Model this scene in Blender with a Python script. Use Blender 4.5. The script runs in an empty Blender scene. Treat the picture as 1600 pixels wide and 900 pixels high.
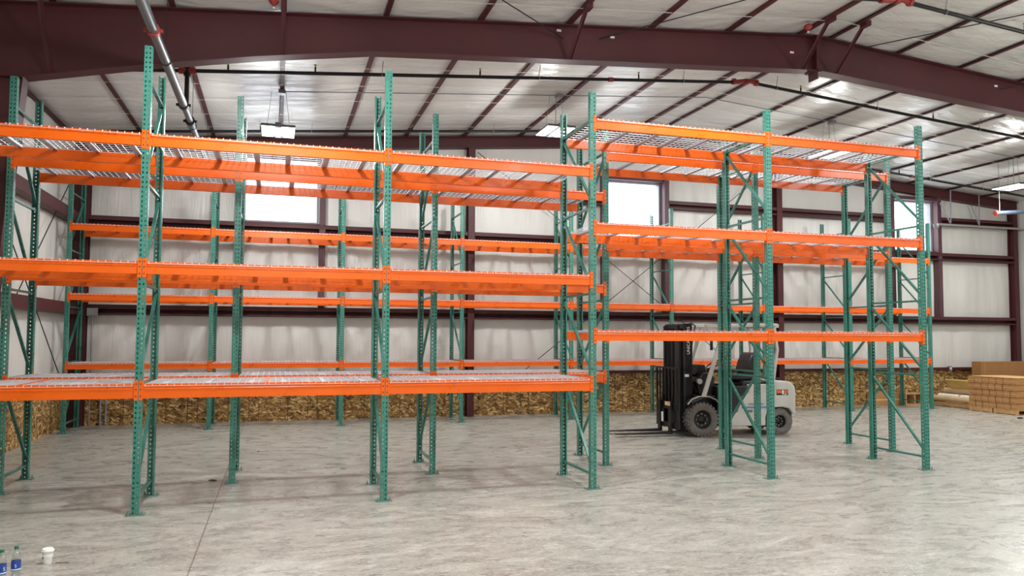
import bpy, math, random
from mathutils import Vector, Matrix
random.seed(7)
SC = bpy.context.scene
COL = SC.collection
PI = math.pi

# ------------------------------------------------------------------ helpers
class MB:
    def __init__(s): s.v = []; s.f = []; s.sm = []
    def add(s, vs, fs, smooth=False):
        b = len(s.v); s.v += [tuple(v) for v in vs]
        for f in fs: s.f.append(tuple(b + i for i in f)); s.sm.append(smooth)
        return s
    def box(s, x0, x1, y0, y1, z0, z1):
        return s.add([(x0,y0,z0),(x1,y0,z0),(x1,y1,z0),(x0,y1,z0),(x0,y0,z1),(x1,y0,z1),(x1,y1,z1),(x0,y1,z1)],
            [(0,3,2,1),(4,5,6,7),(0,1,5,4),(1,2,6,5),(2,3,7,6),(3,0,4,7)])
    def obox(s, c, ax, ay, az):
        """box from centre and three half-axis vectors"""
        c, ax, ay, az = map(Vector, (c, ax, ay, az))
        vs = [c + ax*i + ay*j + az*k for k in (-1,1) for (i,j) in ((-1,-1),(1,-1),(1,1),(-1,1))]
        return s.add(vs, [(0,3,2,1),(4,5,6,7),(0,1,5,4),(1,2,6,5),(2,3,7,6),(3,0,4,7)])
    def bar(s, a, b, w, t, up=(0,0,1)):
        a, b = Vector(a), Vector(b); d = b - a; L = d.length; d.normalize()
        u = Vector(up)
        if abs(d.dot(u)) > .98: u = Vector((0,1,0))
        sd = d.cross(u).normalized(); u = sd.cross(d)
        return s.obox((a+b)/2, d*L/2, sd*w/2, u*t/2)
    def tube(s, pts, r, n=10, caps=True, rs=None):
        pts = [Vector(p) for p in pts]; rings = []
        prev = None
        for i, p in enumerate(pts):
            if i == 0: d = pts[1]-p
            elif i == len(pts)-1: d = p-pts[i-1]
            else: d = (pts[i+1]-p).normalized() + (p-pts[i-1]).normalized()
            d.normalize()
            if prev is None:
                u = Vector((0,0,1)) if abs(d.z) < .9 else Vector((0,1,0))
                u = (u - d*u.dot(d)).normalized()
            else:
                u = (prev - d*prev.dot(d)).normalized()
            prev = u; w = d.cross(u); rr = rs[i] if rs else r
            rings.append([p + (u*math.cos(2*PI*k/n) + w*math.sin(2*PI*k/n))*rr for k in range(n)])
        vs = [v for r_ in rings for v in r_]; fs = []
        for i in range(len(pts)-1):
            for k in range(n):
                k2 = (k+1) % n; fs.append((i*n+k, i*n+k2, (i+1)*n+k2, (i+1)*n+k))
        s.add(vs, fs, True)
        if caps:
            s.add(rings[0], [tuple(range(n-1,-1,-1))]); s.add(rings[-1], [tuple(range(n))])
        return s
    def lathe(s, prof, c=(0,0,0), axis='z', n=24, smooth=True):
        """prof: list of (radius, height)"""
        vs = []
        for r, h in prof:
            for k in range(n):
                a = 2*PI*k/n; x, y = r*math.cos(a), r*math.sin(a)
                v = (x,y,h) if axis == 'z' else ((x,h,y) if axis == 'y' else (h,x,y))
                vs.append((v[0]+c[0], v[1]+c[1], v[2]+c[2]))
        fs = []
        for i in range(len(prof)-1):
            for k in range(n):
                k2 = (k+1) % n; fs.append((i*n+k, i*n+k2, (i+1)*n+k2, (i+1)*n+k))
        return s.add(vs, fs, smooth)
    def prism(s, poly, axis, a, b):
        """polygon in the other two axes extruded along axis"""
        def P(p, t):
            if axis == 'x': return (t, p[0], p[1])
            if axis == 'y': return (p[0], t, p[1])
            return (p[0], p[1], t)
        n = len(poly)
        vs = [P(p, a) for p in poly] + [P(p, b) for p in poly]
        fs = [tuple(range(n-1,-1,-1)), tuple(range(n,2*n))] + [(i,(i+1)%n,n+(i+1)%n,n+i) for i in range(n)]
        return s.add(vs, fs)
    def mesh(s, name, bevel=0):
        me = bpy.data.meshes.new(name); me.from_pydata(s.v, [], s.f)
        me.polygons.foreach_set('use_smooth', s.sm)
        me.update()
        import bmesh
        bm = bmesh.new(); bm.from_mesh(me); bmesh.ops.recalc_face_normals(bm, faces=bm.faces); bm.to_mesh(me); bm.free()
        return me
    def build(s, name, mat, parent=None, bevel=0, loc=None):
        me = s.mesh(name); me.materials.append(mat)
        return link(name, me, parent, bevel, loc)

def link(name, me, parent=None, bevel=0, loc=None):
    o = bpy.data.objects.new(name, me); COL.objects.link(o)
    if parent: o.parent = parent
    if loc is not None: o.location = loc
    if bevel:
        m = o.modifiers.new('bevel', 'BEVEL'); m.width = bevel; m.segments = 2; m.limit_method = 'ANGLE'; m.angle_limit = math.radians(40)
    return o
def empty(name, loc=(0,0,0), rz=0):
    o = bpy.data.objects.new(name, None); COL.objects.link(o); o.location = loc; o.rotation_euler = (0,0,rz); o.empty_display_size = .2
    return o
def tag(o, label=None, cat=None, group=None, kind=None):
    if label: o['label'] = label
    if cat: o['category'] = cat
    if group: o['group'] = group
    if kind: o['kind'] = kind
    return o
def struct(o): o['kind'] = 'structure'; return o
def copy_tree(o, parent=None):
    c = o.copy(); COL.objects.link(c); c.parent = parent
    for ch in list(o.children): copy_tree(ch, c)
    return c

# ------------------------------------------------------------------ materials
def lin(c):
    return tuple(((x/255)/12.92 if x/255 <= .04045 else ((x/255+.055)/1.055)**2.4) for x in c) + (1,)
class NT:
    def __init__(s, name):
        s.m = bpy.data.materials.new(name); s.m.use_nodes = True; s.t = s.m.node_tree; s.t.nodes.clear()
        s.out = s.t.nodes.new('ShaderNodeOutputMaterial')
        s.b = s.t.nodes.new('ShaderNodeBsdfPrincipled'); s.t.links.new(s.b.outputs[0], s.out.inputs[0])
    def n(s, t, **k):
        nd = s.t.nodes.new(t)
        for a, v in k.items():
            if hasattr(nd, a) and a not in nd.inputs: setattr(nd, a, v)
            else: nd.inputs[a].default_value = v
        return nd
    def l(s, a, b): s.t.links.new(a, b)
    def coord(s, scale=(1,1,1), rot=(0,0,0), kind='Object'):
        c = s.n('ShaderNodeTexCoord'); mp = s.n('ShaderNodeMapping'); mp.inputs['Scale'].default_value = scale; mp.inputs['Rotation'].default_value = rot
        s.l(c.outputs[kind], mp.inputs[0]); return mp.outputs[0]
    def noise(s, vec, scale=5, detail=4, rough=.55, dist=0):
        nd = s.n('ShaderNodeTexNoise'); nd.inputs['Scale'].default_value = scale; nd.inputs['Detail'].default_value = detail
        nd.inputs['Roughness'].default_value = rough; nd.inputs['Distortion'].default_value = dist
        if vec is not None: s.l(vec, nd.inputs['Vector'])
        return nd.outputs['Fac']
    def ramp(s, fac, stops):
        r = s.n('ShaderNodeValToRGB'); e = r.color_ramp.elements
        e[0].position, e[0].color = stops[0][0], stops[0][1]
        e[1].position, e[1].color = stops[-1][0], stops[-1][1]
        for p, c in stops[1:-1]:
            x = e.new(p); x.color = c
        s.l(fac, r.inputs[0]); return r.outputs[0]
    def mapr(s, fac, a, b, c=0, d=1):
        r = s.n('ShaderNodeMapRange'); r.inputs[1].default_value = a; r.inputs[2].default_value = b
        r.inputs[3].default_value = c; r.inputs[4].default_value = d; s.l(fac, r.inputs[0]); return r.outputs[0]
    def mix(s, fac, a, b, mode='MIX'):
        r = s.n('ShaderNodeMix', data_type='RGBA', blend_type=mode)
        for sock, v in ((r.inputs[0], fac), (r.inputs[6], a), (r.inputs[7], b)):
            if hasattr(v, 'is_linked') or hasattr(v, 'node'): s.l(v, sock)
            else: sock.default_value = v
        return r.outputs[2]
    def math(s, op, a, b=None, c=None):
        r = s.n('ShaderNodeMath', operation=op)
        for i, v in enumerate((a, b, c)):
            if v is None: continue
            if hasattr(v, 'node'): s.l(v, r.inputs[i])
            else: r.inputs[i].default_value = v
        return r.outputs[0]
    def bump(s, h, strength=.3, dist=.01):
        r = s.n('ShaderNodeBump'); r.inputs['Strength'].default_value = strength; r.inputs['Distance'].default_value = dist
        s.l(h, r.inputs['Height']); s.l(r.outputs[0], s.b.inputs['Normal'])
    def set(s, **k):
        for a, v in k.items():
            sock = s.b.inputs[a.replace('_', ' ')]
            if hasattr(v, 'node'): s.l(v, sock)
            else: sock.default_value = v
        return s

def simple(name, rgb, rough=.5, metal=0, var=.12, scale=6, bump=0):
    t = NT(name); c = lin(rgb)
    f = t.noise(t.coord(), scale, 5)
    lo = tuple(x*(1-var) for x in c[:3]) + (1,); hi = tuple(min(1, x*(1+var)) for x in c[:3]) + (1,)
    t.set(Base_Color=t.ramp(f, [(.3, lo), (.7, hi)]), Metallic=metal)
    t.set(Roughness=t.mapr(f, .3, .7, max(0, rough-.06), min(1, rough+.06)))
    if bump: t.bump(t.noise(t.coord(), scale*8, 3), bump, .004)
    return t.m

M = {}
M['maroon'] = simple('maroon_primer_steel', (76,29,33), .56, 0, .14, 1.2)
M['green'] = simple('green_painted_steel', (62,128,114), .30, 0, .10, 3)
M['green_brace'] = simple('green_brace_steel', (58,120,108), .30, .1, .12, 3)
M['orange'] = simple('orange_painted_steel', (234,98,6), .30, 0, .06, 3)
M['galv'] = simple('galvanised_wire', (226,227,232), .36, .35, .08, 8)
M['galv_ch'] = simple('galvanised_channel', (212,213,220), .40, .3, .10, 8)
M['rivet'] = simple('shaded_rivet', (96,40,14), .5, .3, .1)  # dark colour stands in for the shade at rivets and their holes
M['plate'] = simple('zinc_base_plate', (120,150,142), .35, .5, .15, 10)
M['black_pipe'] = simple('black_steel_pipe', (28,26,28), .45, .3, .2, 5)
M['grey_pipe'] = simple('grey_steel_pipe', (104,110,114), .38, .55, .15, 5)
M['heater'] = simple('dark_blue_grey_tube', (70,80,96), .35, .4, .1)
M['red_fit'] = simple('red_pipe_fitting', (150,44,40), .45, 0, .15, 9)
M['dark'] = simple('dark_cable', (30,24,26), .6)
M['brass'] = simple('brass_head', (170,140,80), .35, .8)
M['lamp_body'] = simple('lamp_housing', (92,92,94), .6)
M['conduit'] = simple('grey_conduit', (150,150,150), .4, .5)
M['white_frame'] = simple('white_window_frame', (150,150,158), .45)
M['jamb'] = simple('maroon_jamb', (84,52,58), .5)
M['white_strap'] = simple('white_band', (218,216,210), .5)
M['black'] = simple('forklift_black', (22,22,24), .42, 0, .25, 5)
M['black_gloss'] = simple('mast_grey_black', (44,44,46), .38, .25, .2, 5)
M['chain'] = simple('mast_chain', (60,56,52), .5, .5)
M['tyre'] = simple('grey_tyre', (112,108,104), .85, 0, .2, 14, .4)
M['lgrey'] = simple('forklift_light_grey', (204,203,198), .35, 0, .05, 3)
M['mgrey'] = simple('forklift_mid_grey', (150,150,148), .4, 0, .06, 3)
M['blue'] = simple('blue_stripe', (90,150,196), .4, 0, .03)
M['ink'] = simple('black_lettering', (20,20,22), .5, 0, .02)
M['white_ink'] = simple('white_lettering', (235,235,235), .5, 0, .02)
M['orange_decal'] = simple('orange_decal', (214,120,50), .4, 0, .05)
M['seat'] = simple('black_vinyl', (26,27,30), .4, 0, .15)
M['bolt'] = simple('wheel_nuts', (170,170,168), .35, .6)
M['wood'] = simple('pallet_wood', (186,146,98), .75, 0, .25, 7, .3)
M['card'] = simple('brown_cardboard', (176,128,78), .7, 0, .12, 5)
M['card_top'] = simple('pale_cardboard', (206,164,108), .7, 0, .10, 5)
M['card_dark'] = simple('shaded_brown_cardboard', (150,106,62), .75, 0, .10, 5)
M['kraft'] = simple('kraft_paper_roll', (206,178,136), .7, 0, .08, 5)
M['yellow_sheet'] = simple('yellow_board', (206,174,96), .6, 0, .1, 4)
M['white_roll'] = simple('white_roll', (236,236,234), .5, 0, .03)
M['cup'] = simple('white_paper_cup', (240,239,236), .45, 0, .02)
M['cap'] = simple('green_bottle_cap', (40,112,84), .4, 0, .05)
M['label'] = simple('blue_bottle_label', (24,72,158), .4, 0, .2, 30)
M['label_w'] = simple('white_label_band', (225,230,235), .45, 0, .05)
M['stick'] = simple('brown_stick', (92,62,44), .6)
M['tape'] = simple('clear_tape', (214,190,150), .35)

def glassy(name, tint, alpha, rough=.05):
    t = NT(name)
    tr = t.n('ShaderNodeBsdfTransparent'); tr.inputs[0].default_value = tint
    gl = t.n('ShaderNodeBsdfGlossy'); gl.inputs['Roughness'].default_value = rough; gl.inputs[0].default_value = (1,1,1,1)
    fr = t.n('ShaderNodeLayerWeight'); fr.inputs[0].default_value = .5
    f2 = t.math('ADD', t.math('MULTIPLY', t.math('POWER', fr.outputs['Facing'], 4), .6), alpha)
    mx = t.n('ShaderNodeMixShader'); t.l(f2, mx.inputs[0]); t.l(tr.outputs[0], mx.inputs[1]); t.l(gl.outputs[0], mx.inputs[2])
    t.l(mx.outputs[0], t.out.inputs[0]); return t.m
M['glass'] = glassy('window_glass', (.95,.97,1,1), .02)
M['bottle'] = glassy('clear_bottle_plastic', (.86,.9,.9,1), .10, .12)

def emis(name, col, strength):
    t = NT(name); e = t.n('ShaderNodeEmission'); e.inputs[0].default_value = col; e.inputs[1].default_value = strength
    t.l(e.outputs[0], t.out.inputs[0]); return t.m
M['led'] = emis('led_panel', (1,.98,.92,1), 7)

def mat_floor():
    t = NT('polished_concrete')
    big = t.noise(t.coord((.35,.5,1)), 1.0, 5, .6, .6)
    sw = t.noise(t.coord((.8,1.7,1), (0,0,.22)), 1.0, 8, .58, 3.6)
    sw2 = t.noise(t.coord((.7,2.6,1), (0,0,-.15)), 1.9, 7, .60, 4.5)
    fine = t.noise(t.coord((1,1.8,1)), 9, 8, .68, 3.0)
    base = t.ramp(big, [(.3, lin((152,150,132))), (.55, lin((164,163,149))), (.75, lin((176,175,166)))])
    c = t.mix(.64, base, t.ramp(sw, [(.38, lin((122,122,120))), (.46, lin((152,152,147))), (.54, lin((174,173,164))), (.62, lin((204,202,193)))]))
    c = t.mix(t.mapr(sw2, .53, .62, 0, .42), c, lin((118,119,120)))
    c = t.mix(t.mapr(sw2, .46, .40, 0, .5), c, lin((208,204,193)))
    curl = t.noise(t.coord((1,1.5,1), (0,0,.5)), 5, 9, .7, 6.0)
    c = t.mix(.30, c, t.ramp(curl, [(.43, lin((92,92,90))), (.5, lin((160,159,152))), (.58, lin((220,218,210)))]))
    c = t.mix(.34, c, t.ramp(fine, [(.40, lin((106,105,101))), (.5, lin((160,158,150))), (.60, lin((208,206,197)))]))
    # saw cut joint, and the back rack's beam shadow painted as a line
    sx = t.n('ShaderNodeSeparateXYZ'); t.l(t.coord(), sx.inputs[0])
    d = t.math('ABSOLUTE', t.math('ADD', sx.outputs[0], .62))
    d3 = t.math('ABSOLUTE', t.math('SUBTRACT', sx.outputs[1], 16.95))  # beam shadow under the back rack, put into the floor colour
    dm = t.math('MINIMUM', d, d3)
    line = t.mapr(dm, .003, .008, 1, 0)
    c = t.mix(t.math('MULTIPLY', line, .75), c, lin((84,78,70)))
    t.set(Base_Color=c, Roughness=t.mapr(sw, .35, .65, .22, .40), Specular_IOR_Level=.45)
    h = t.math('SUBTRACT', t.math('MULTIPLY', sw, .6), line)
    t.bump(h, .12, .004)
    return t.m
def mat_vinyl(name, wrinkle_scale, rgb=(206,203,197), rough=.34, bs=.55):
    t = NT(name)
    n1 = t.noise(t.coord(wrinkle_scale), 1.0, 7, .62, .8)
    n2 = t.noise(t.coord(), .5, 3)
    c = lin(rgb); lo = tuple(x*.88 for x in c[:3])+(1,)
    t.set(Base_Color=t.ramp(n2, [(.3, lo), (.7, c)]), Roughness=rough, Specular_IOR_Level=.6)
    t.bump(n1, bs, .03)
    return t.m
M['floor'] = mat_floor()
M['ceil'] = mat_vinyl('white_ceiling_insulation', (2.0,4.5,1), (222,220,216), .24, 1.0)
M['wallins'] = mat_vinyl('white_wall_insulation', (7,1,.7), (226,224,219), .36, .5)
M['walllin_x'] = mat_vinyl('white_side_wall_insulation', (1,7,.7), (226,224,219), .36, .5)
def mat_osb():
    t = NT('oriented_strand_board')
    cols = [(.0, lin((66,44,20))), (.25, lin((118,84,40))), (.5, lin((150,112,56))), (.75, lin((182,144,82))), (1, lin((232,204,150)))]
    res = None
    cc0 = t.n('ShaderNodeTexCoord'); wn = t.n('ShaderNodeTexNoise'); wn.inputs['Scale'].default_value = 3.5; wn.inputs['Detail'].default_value = 2
    t.l(cc0.outputs['Object'], wn.inputs['Vector'])
    wv = t.n('ShaderNodeVectorMath', operation='MULTIPLY_ADD'); t.l(wn.outputs['Color'], wv.inputs[0]); wv.inputs[1].default_value = (.22,.22,.22); t.l(cc0.outputs['Object'], wv.inputs[2])
    for i, (rot, sc) in enumerate(((.75, (7,7,26)), (-.9, (8,8,30)), (.15, (7,7,28)), (-.3, (9,9,34)))):
        v = t.n('ShaderNodeTexVoronoi'); v.inputs['Scale'].default_value = 1.25
        mp = t.n('ShaderNodeMapping'); mp.inputs['Scale'].default_value = sc
        ro = t.n('ShaderNodeMapping'); ro.inputs['Rotation'].default_value = (rot, rot, 0); ro.inputs['Location'].default_value = (i*3.1, 0, i*1.7)
        t.l(wv.outputs[0], ro.inputs[0]); t.l(ro.outputs[0], mp.inputs[0]); t.l(mp.outputs[0], v.inputs['Vector'])
        bw = t.n('ShaderNodeSeparateColor'); t.l(v.outputs['Color'], bw.inputs[0])
        col = t.ramp(bw.outputs[i % 3], cols)
        if res is None: res = col
        else: res = t.mix(t.mapr(bw.outputs[(i+1) % 3], .52, .60, 0, 1), res, col)
    sx = t.n('ShaderNodeSeparateXYZ'); t.l(t.coord(), sx.inputs[0])
    u = t.math('ADD', sx.outputs[0], sx.outputs[1])
    m1 = None
    for off in (0, .2, .62):
        a = t.math('ABSOLUTE', t.math('SUBTRACT', t.math('MODULO', t.math('ADD', u, 20 + off), 1.22), .61))
        m1 = a if m1 is None else t.math('MINIMUM', m1, a)
    seam = t.mapr(m1, .004, .012, 1, 0)
    res = t.mix(t.math('MULTIPLY', seam, .8), res, lin((50,32,16)))
    t.set(Base_Color=res, Roughness=.7)
    return t.m
M['osb'] = mat_osb()

# ------------------------------------------------------------------ camera (measured)
cam = bpy.data.cameras.new('camera'); co = bpy.data.objects.new('camera', cam); COL.objects.link(co); SC.camera = co
f_px, pit, yaw, roll, eye = 1206.0066, .0539, -.295, .0043, 1.8364
cy_, sy_, cp, sp = math.cos(yaw), math.sin(yaw), math.cos(pit), math.sin(pit)
fw = Vector((-sy_*cp, cy_*cp, sp)); rt = Vector((cy_, sy_, 0)); up = rt.cross(fw)
r2 = rt*math.cos(roll) + up*math.sin(roll); u2 = -rt*math.sin(roll) + up*math.cos(roll)
mw = Matrix((( r2.x,u2.x,-fw.x,0),(r2.y,u2.y,-fw.y,0),(r2.z,u2.z,-fw.z,eye),(0,0,0,1)))
co.matrix_world = mw
cam.sensor_width = 36; cam.lens = f_px/1600*36; cam.shift_y = 11.1731/1600; cam.clip_end = 200; cam.clip_start = .05

# ------------------------------------------------------------------ building shell
XL, XR, YB, YF = -4.05, 21.0, 17.6, -11.0
XC = 8.47
def zr(x): return 6.86 - (.083*(XC-x) if x < XC else .079*(x-XC))   # underside of purlins = top of rafters
WIN = [(-.75,.84,4.30,5.75), (7.74,9.28,4.30,5.75), (16.42,17.92,4.30,5.75)]

struct(MB().box(XL-.3, XR+.3, YF-.3, YB+.3, -.25, 0).build('floor', M['floor']))

def ins_sheet(name, mat, n_axis, base, sgn, ulist, zlist, holes, bulge, ribs):
    """bulging insulation on a wall; n_axis 'y' or 'x' ; sgn direction into the room"""
    mb = MB(); nu, nz = len(ulist), len(zlist); vs = []
    for z in zlist:
        for u in ulist:
            d = bulge(u, z)
            vs.append((u, base + sgn*d, z) if n_axis == 'y' else (base + sgn*d, u, z))
    fs = []
    for j in range(nz-1):
        for i in range(nu-1):
            uc, zc = (ulist[i]+ulist[i+1])/2, (zlist[j]+zlist[j+1])/2
            if any(h[0] < uc < h[1] and h[2] < zc < h[3] for h in holes): continue
            fs.append((j*nu+i, j*nu+i+1, (j+1)*nu+i+1, (j+1)*nu+i))
    mb.add(vs, fs, True)
    return mb.build(name, mat)
def frange(a, b, st, extra=()):
    n = max(1, round((b-a)/st)); L = [a+(b-a)*i/n for i in range(n+1)]
    for e in extra:
        k = min(range(len(L)), key=lambda i: abs(L[i]-e)); L[k] = e
    return sorted(set(L))
GZ = [.95, 2.36, 4.25, 6.2]
def wall_bulge(u, z):
    lo = max([g for g in GZ if g <= z] or [0]); hi = min([g for g in GZ if g > z] or [7.1])
    t = (z-lo)/(hi-lo) if hi > lo else 0
    env = max(0, math.sin(PI*min(1, max(0, t))))**.6
    w = .5+.5*math.sin(u*5.3 + .8*math.sin(u*1.7)); w2 = math.sin(u*17 + 2*math.sin(z*1.3+u))
    seam = abs(((u+.35) % 1.22)-.61)
    s = -.016 if seam > .6 else 0
    return .03 + env*(.035*w + .006*w2) + s*env
ww = MB()
xs = sorted([XL-.25, XR+.25] + [w[0] for w in WIN] + [w[1] for w in WIN])
for i in range(len(xs)-1):
    isw = any(abs(w[0]-xs[i]) < 1e-6 for w in WIN)
    if isw: ww.box(xs[i], xs[i+1], YB, YB+.22, 0, 4.30); ww.box(xs[i], xs[i+1], YB, YB+.22, 5.75, 7.3)
    else: ww.box(xs[i], xs[i+1], YB, YB+.22, 0, 7.3)
wb = struct(ww.build('wall_back', M['wallins']))
struct(ins_sheet('wall_back_insulation', M['wallins'], 'y', YB, -1, frange(XL, XR, .07, [w[k] for w in WIN for k in (0,1)]),
      frange(.95, 7.0, .1, [4.30, 5.75]), WIN, wall_bulge, None))
struct(MB().box(XL-.22, XL, YF, YB, 0, 7.3).build('wall_left', M['walllin_x']))
struct(ins_sheet('wall_left_insulation', M['walllin_x'], 'x', XL, 1, frange(YF+.1, YB, .09), frange(.95, 6.0, .1), [], wall_bulge, None))
struct(MB().box(XR, XR+.22, YF, YB, 0, 7.3).build('wall_right', M['walllin_x']))
struct(MB().box(XL-.22, XR+.22, YF-.22, YF, 0, 7.3).build('wall_front', M['wallins']))
struct(MB().box(XL, XR, YB-.045, YB-.02, 0, .955).build('baseboard_back', M['osb']))
struct(MB().box(XL+.02, XL+.045, YF, YB-.05, 0, .955).build('baseboard_left', M['osb']))
struct(MB().box(XR-.045, XR-.02, YF, YB-.05, 0, .955).build('baseboard_right', M['osb']))

# ceiling: insulation pillows between purlins and cross bands
PX = [-.03+1.362*k for k in range(-2, 7)]; PX = PX + [2*XC-x for x in PX if 2*XC-x < XR-.1]; PX.sort()
BANDS = [YF+.5+.93*k for k in range(31)]
def ceil_z(x, y):
    ps = [XL-.2] + PX + [XR+.2]
    lo = max(p for p in ps if p <= x+1e-6); hi = min([p for p in ps if p > x+1e-6] or [XR+.3])
    t = (x-lo)/(hi-lo); ex = math.sin(PI*t)
    k = (y-YF-.5)/.93; e2 = abs(math.sin(PI*k))
    wr = .012*math.sin(y*21+3*math.sin(x*4))*math.sin(PI*t)**.5 + .008*math.sin(x*33 + 2*math.sin(y*6))
    return zr(x) + .050 - .040*ex**.7*(.35+.65*e2) + .6*wr*(.6+.4*math.sin(x*2.1+y*1.3))
xl = frange(XL, XR, .085, PX); yl = frange(YF, YB, .075)
mb = MB(); nx = len(xl)
mb.add([(x, y, ceil_z(x, y)) for y in yl for x in xl],
       [(j*nx+i, j*nx+i+1, (j+1)*nx+i+1, (j+1)*nx+i) for j in range(len(yl)-1) for i in range(nx-1)], True)
struct(mb.build('ceiling', M['ceil']))
mb = MB()
for a, b in ((XL-.3, XC), (XC, XR+.3)):
    za, zb = zr(a)+.24, zr(b)+.24
    mb.prism([(a,za),(b,zb),(b,zb+.05),(a,za+.05)], 'y', YF-.3, YB+.3)
struct(mb.build('ceiling_roof_deck', M['mgrey']))
for i, x in enumerate(PX):
    z = zr(x); sg = 1 if x < XC else -1
    mb = MB().box(x-.003, x+.003, YF, YB-.02, z+.0, z+.21)
    mb.box(x, x+.068*sg, YF, YB-.02, z, z+.004) if sg > 0 else mb.box(x-.068, x, YF, YB-.02, z, z+.004)
    mb.box(min(x, x+.066*sg), max(x, x+.066*sg), YF, YB-.02, z+.02, z+.024)
    struct(mb.build('roof_purlin', M['maroon']))
struct(MB().box(XL+.06,XL+.14,YF,YB-.02,zr(XL)-.06,zr(XL)-.054).box(XL+.06,XL+.066,YF,YB-.02,zr(XL)-.06,zr(XL)+.14).box(XL+.134,XL+.14,YF,YB-.02,zr(XL)-.06,zr(XL)-.03).build('roof_purlin', M['maroon']))
# white liner bands crossing under the purlins
for y in BANDS:
    if y < 5 or y > YB-.2: continue
    mb = MB()
    for a, b in ((XL+.1, XC), (XC, XR-.1)):
        mb.prism([(a,zr(a)-.002),(b,zr(b)-.002),(b,zr(b)-.0045),(a,zr(a)-.0045)], 'y', y-.011, y+.011)
    struct(mb.build('trim_liner_band', M['white_strap']))

# rigid frames (tapered I sections)
BOT = [(-3.02,4.97),(-1.65,5.27),(-.34,5.52),(1.2,5.76)]
BOT = BOT + [(8.47,6.27)]
BOT = BOT + [(2*XC-x, z-.0) for x, z in BOT[:-1][::-1]]
def frame(Y):
    web = MB(); pts = [(x, zr(x)) for x in (XL+.08, XC, XR-.08)]
    n = len(BOT)
    for i in range(n-1):
        (x0, z0), (x1, z1) = BOT[i], BOT[i+1]
        web.prism([(x0,z0),(x1,z1),(x1,zr(x1)),(x0,zr(x0))], 'y', Y-.005, Y+.005)
        web.prism([(x0,z0-.006),(x1,z1-.006),(x1,z1+.008),(x0,z0+.008)], 'y', Y-.11, Y+.11)
    for a, b in ((XL+.08, XC), (XC, XR-.08)):
        web.prism([(a,zr(a)-.014),(b,zr(b)-.014),(b,zr(b)-.001),(a,zr(a)-.001)], 'y', Y-.11, Y+.11)
    web.box(XC-.012, XC+.012, Y-.11, Y+.11, 6.12, zr(XC)-.02)
    web.box(XC-.08, XC+.08, Y-.11, Y+.11, 6.24, 6.27)
    o = struct(web.build('roof_beam', M['maroon']))
    for side in (-1, 1):
        c = MB(); xo = XL+.06 if side < 0 else XR-.06
        xt, xb = (-3.02, -3.42) if side < 0 else (2*XC+3.02, 2*XC+3.42)
        zt = zr(xo)
        c.prism([(xo,0),(xb,0),(xt,4.97),(xt,zr(xt)),(xo,zt)], 'y', Y-.005, Y+.005)
        w = .012 if side > 0 else -.012
        c.prism([(xb,0),(xb-w,0),(xt-w,4.98),(xt,4.98)], 'y', Y-.11, Y+.11)
        c.prism([(xo,0),(xo+w,0),(xo+w,zt),(xo,zt)], 'y', Y-.11, Y+.11)
        c.box(min(xo,xt), max(xo,xt), Y-.1, Y+.1, 4.96, 4.975)
        c.box(min(xo,xb)-.02, max(xo,xb)+.02, Y-.13, Y+.13, 0, .02)
        struct(c.build('steel_column', M['maroon']))
for Y in (10.65, 3.7, -3.25): frame(Y)
# flange braces on the visible frame
for x in (-2.754, -.03, 4.056, 8.14, 8.80):
    zb = 4.99 + (x+3.0)*.22 if x < -1.5 else (5.6 if x < 1 else 6.05 if x < 5 else 6.25)
    zb = [z0+(z1-z0)*(x-x0)/(x1-x0) for (x0,z0),(x1,z1) in zip(BOT, BOT[1:]) if x0 <= x <= x1][0]
    m = MB(); p0 = Vector((x+.03, 9.85, zr(x)+.02)); p1 = Vector((x+.03, 10.56, zb+.015))
    m.bar(p0, p1, .055, .006, (0,0,1)); m.bar(p0+Vector((.027,0,0)), p1+Vector((.027,0,0)), .006, .055, (0,0,1))
    m.box(x-.005, x+.085, 9.78, 9.93, zr(x)-.06, zr(x)+.02)
    struct(m.build('trim_flange_brace', M['maroon']))
# end wall rafter, columns, girts
m = MB()
for a, b in ((XL+.05, XC), (XC, XR-.05)):
    m.prism([(a,zr(a)-.26),(b,zr(b)-.26),(b,zr(b)),(a,zr(a))], 'y', 17.41, 17.42)
    for dz in (-.26, -.012): m.prism([(a,zr(a)+dz),(b,zr(b)+dz),(b,zr(b)+dz+.012),(a,zr(a)+dz+.012)], 'y', 17.33, 17.55)
struct(m.build('roof_beam', M['maroon']))
def hcol(x, z1, w=.15, z0=0):
    mm = MB().box(x-w/2, x+w/2, 17.33, 17.342, z0, z1).box(x-w/2, x+w/2, 17.53, 17.545, z0, z1).box(x-.005, x+.005, 17.34, 17.535, z0, z1)
    return struct(mm.build('steel_column', M['maroon']))
for x in (4.28, 12.66, 20.78): hcol(x, zr(x)-.26, .16)
hcol(-3.84, zr(-3.84)-.26, .3)
def girt(x0, x1, z):
    mm = MB().box(x0, x1, 17.34, 17.535, z+.10, z+.106).box(x0, x1, 17.34, 17.346, z+.02, z+.106).box(x0, x1, 17.525, 17.535, z-.1, z+.1).box(x0, x1, 17.34, 17.53, z-.106, z-.10).box(x0, x1, 17.34, 17.346, z-.106, z-.07)
    struct(mm.build('wall_girt', M['maroon']))
segs = [(-3.68, 4.19), (4.37, 12.57), (12.75, 20.69)]
for a, b in segs: girt(a, b, 2.35)
for a, b in [(-3.68, 4.19), (4.37, 12.57), (12.75, 20.69)]: girt(a, b, 4.16)
for a, b in [(-3.68, -.86), (.95, 4.19), (4.37, 7.62), (9.4, 12.57), (12.75, 16.30), (18.04, 20.69)]: girt(a, b, 5.18)
for a, b in segs: struct(MB().box(a, b, 17.45, 17.57, .955, 1.02).build('wall_girt', M['maroon']))
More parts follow.
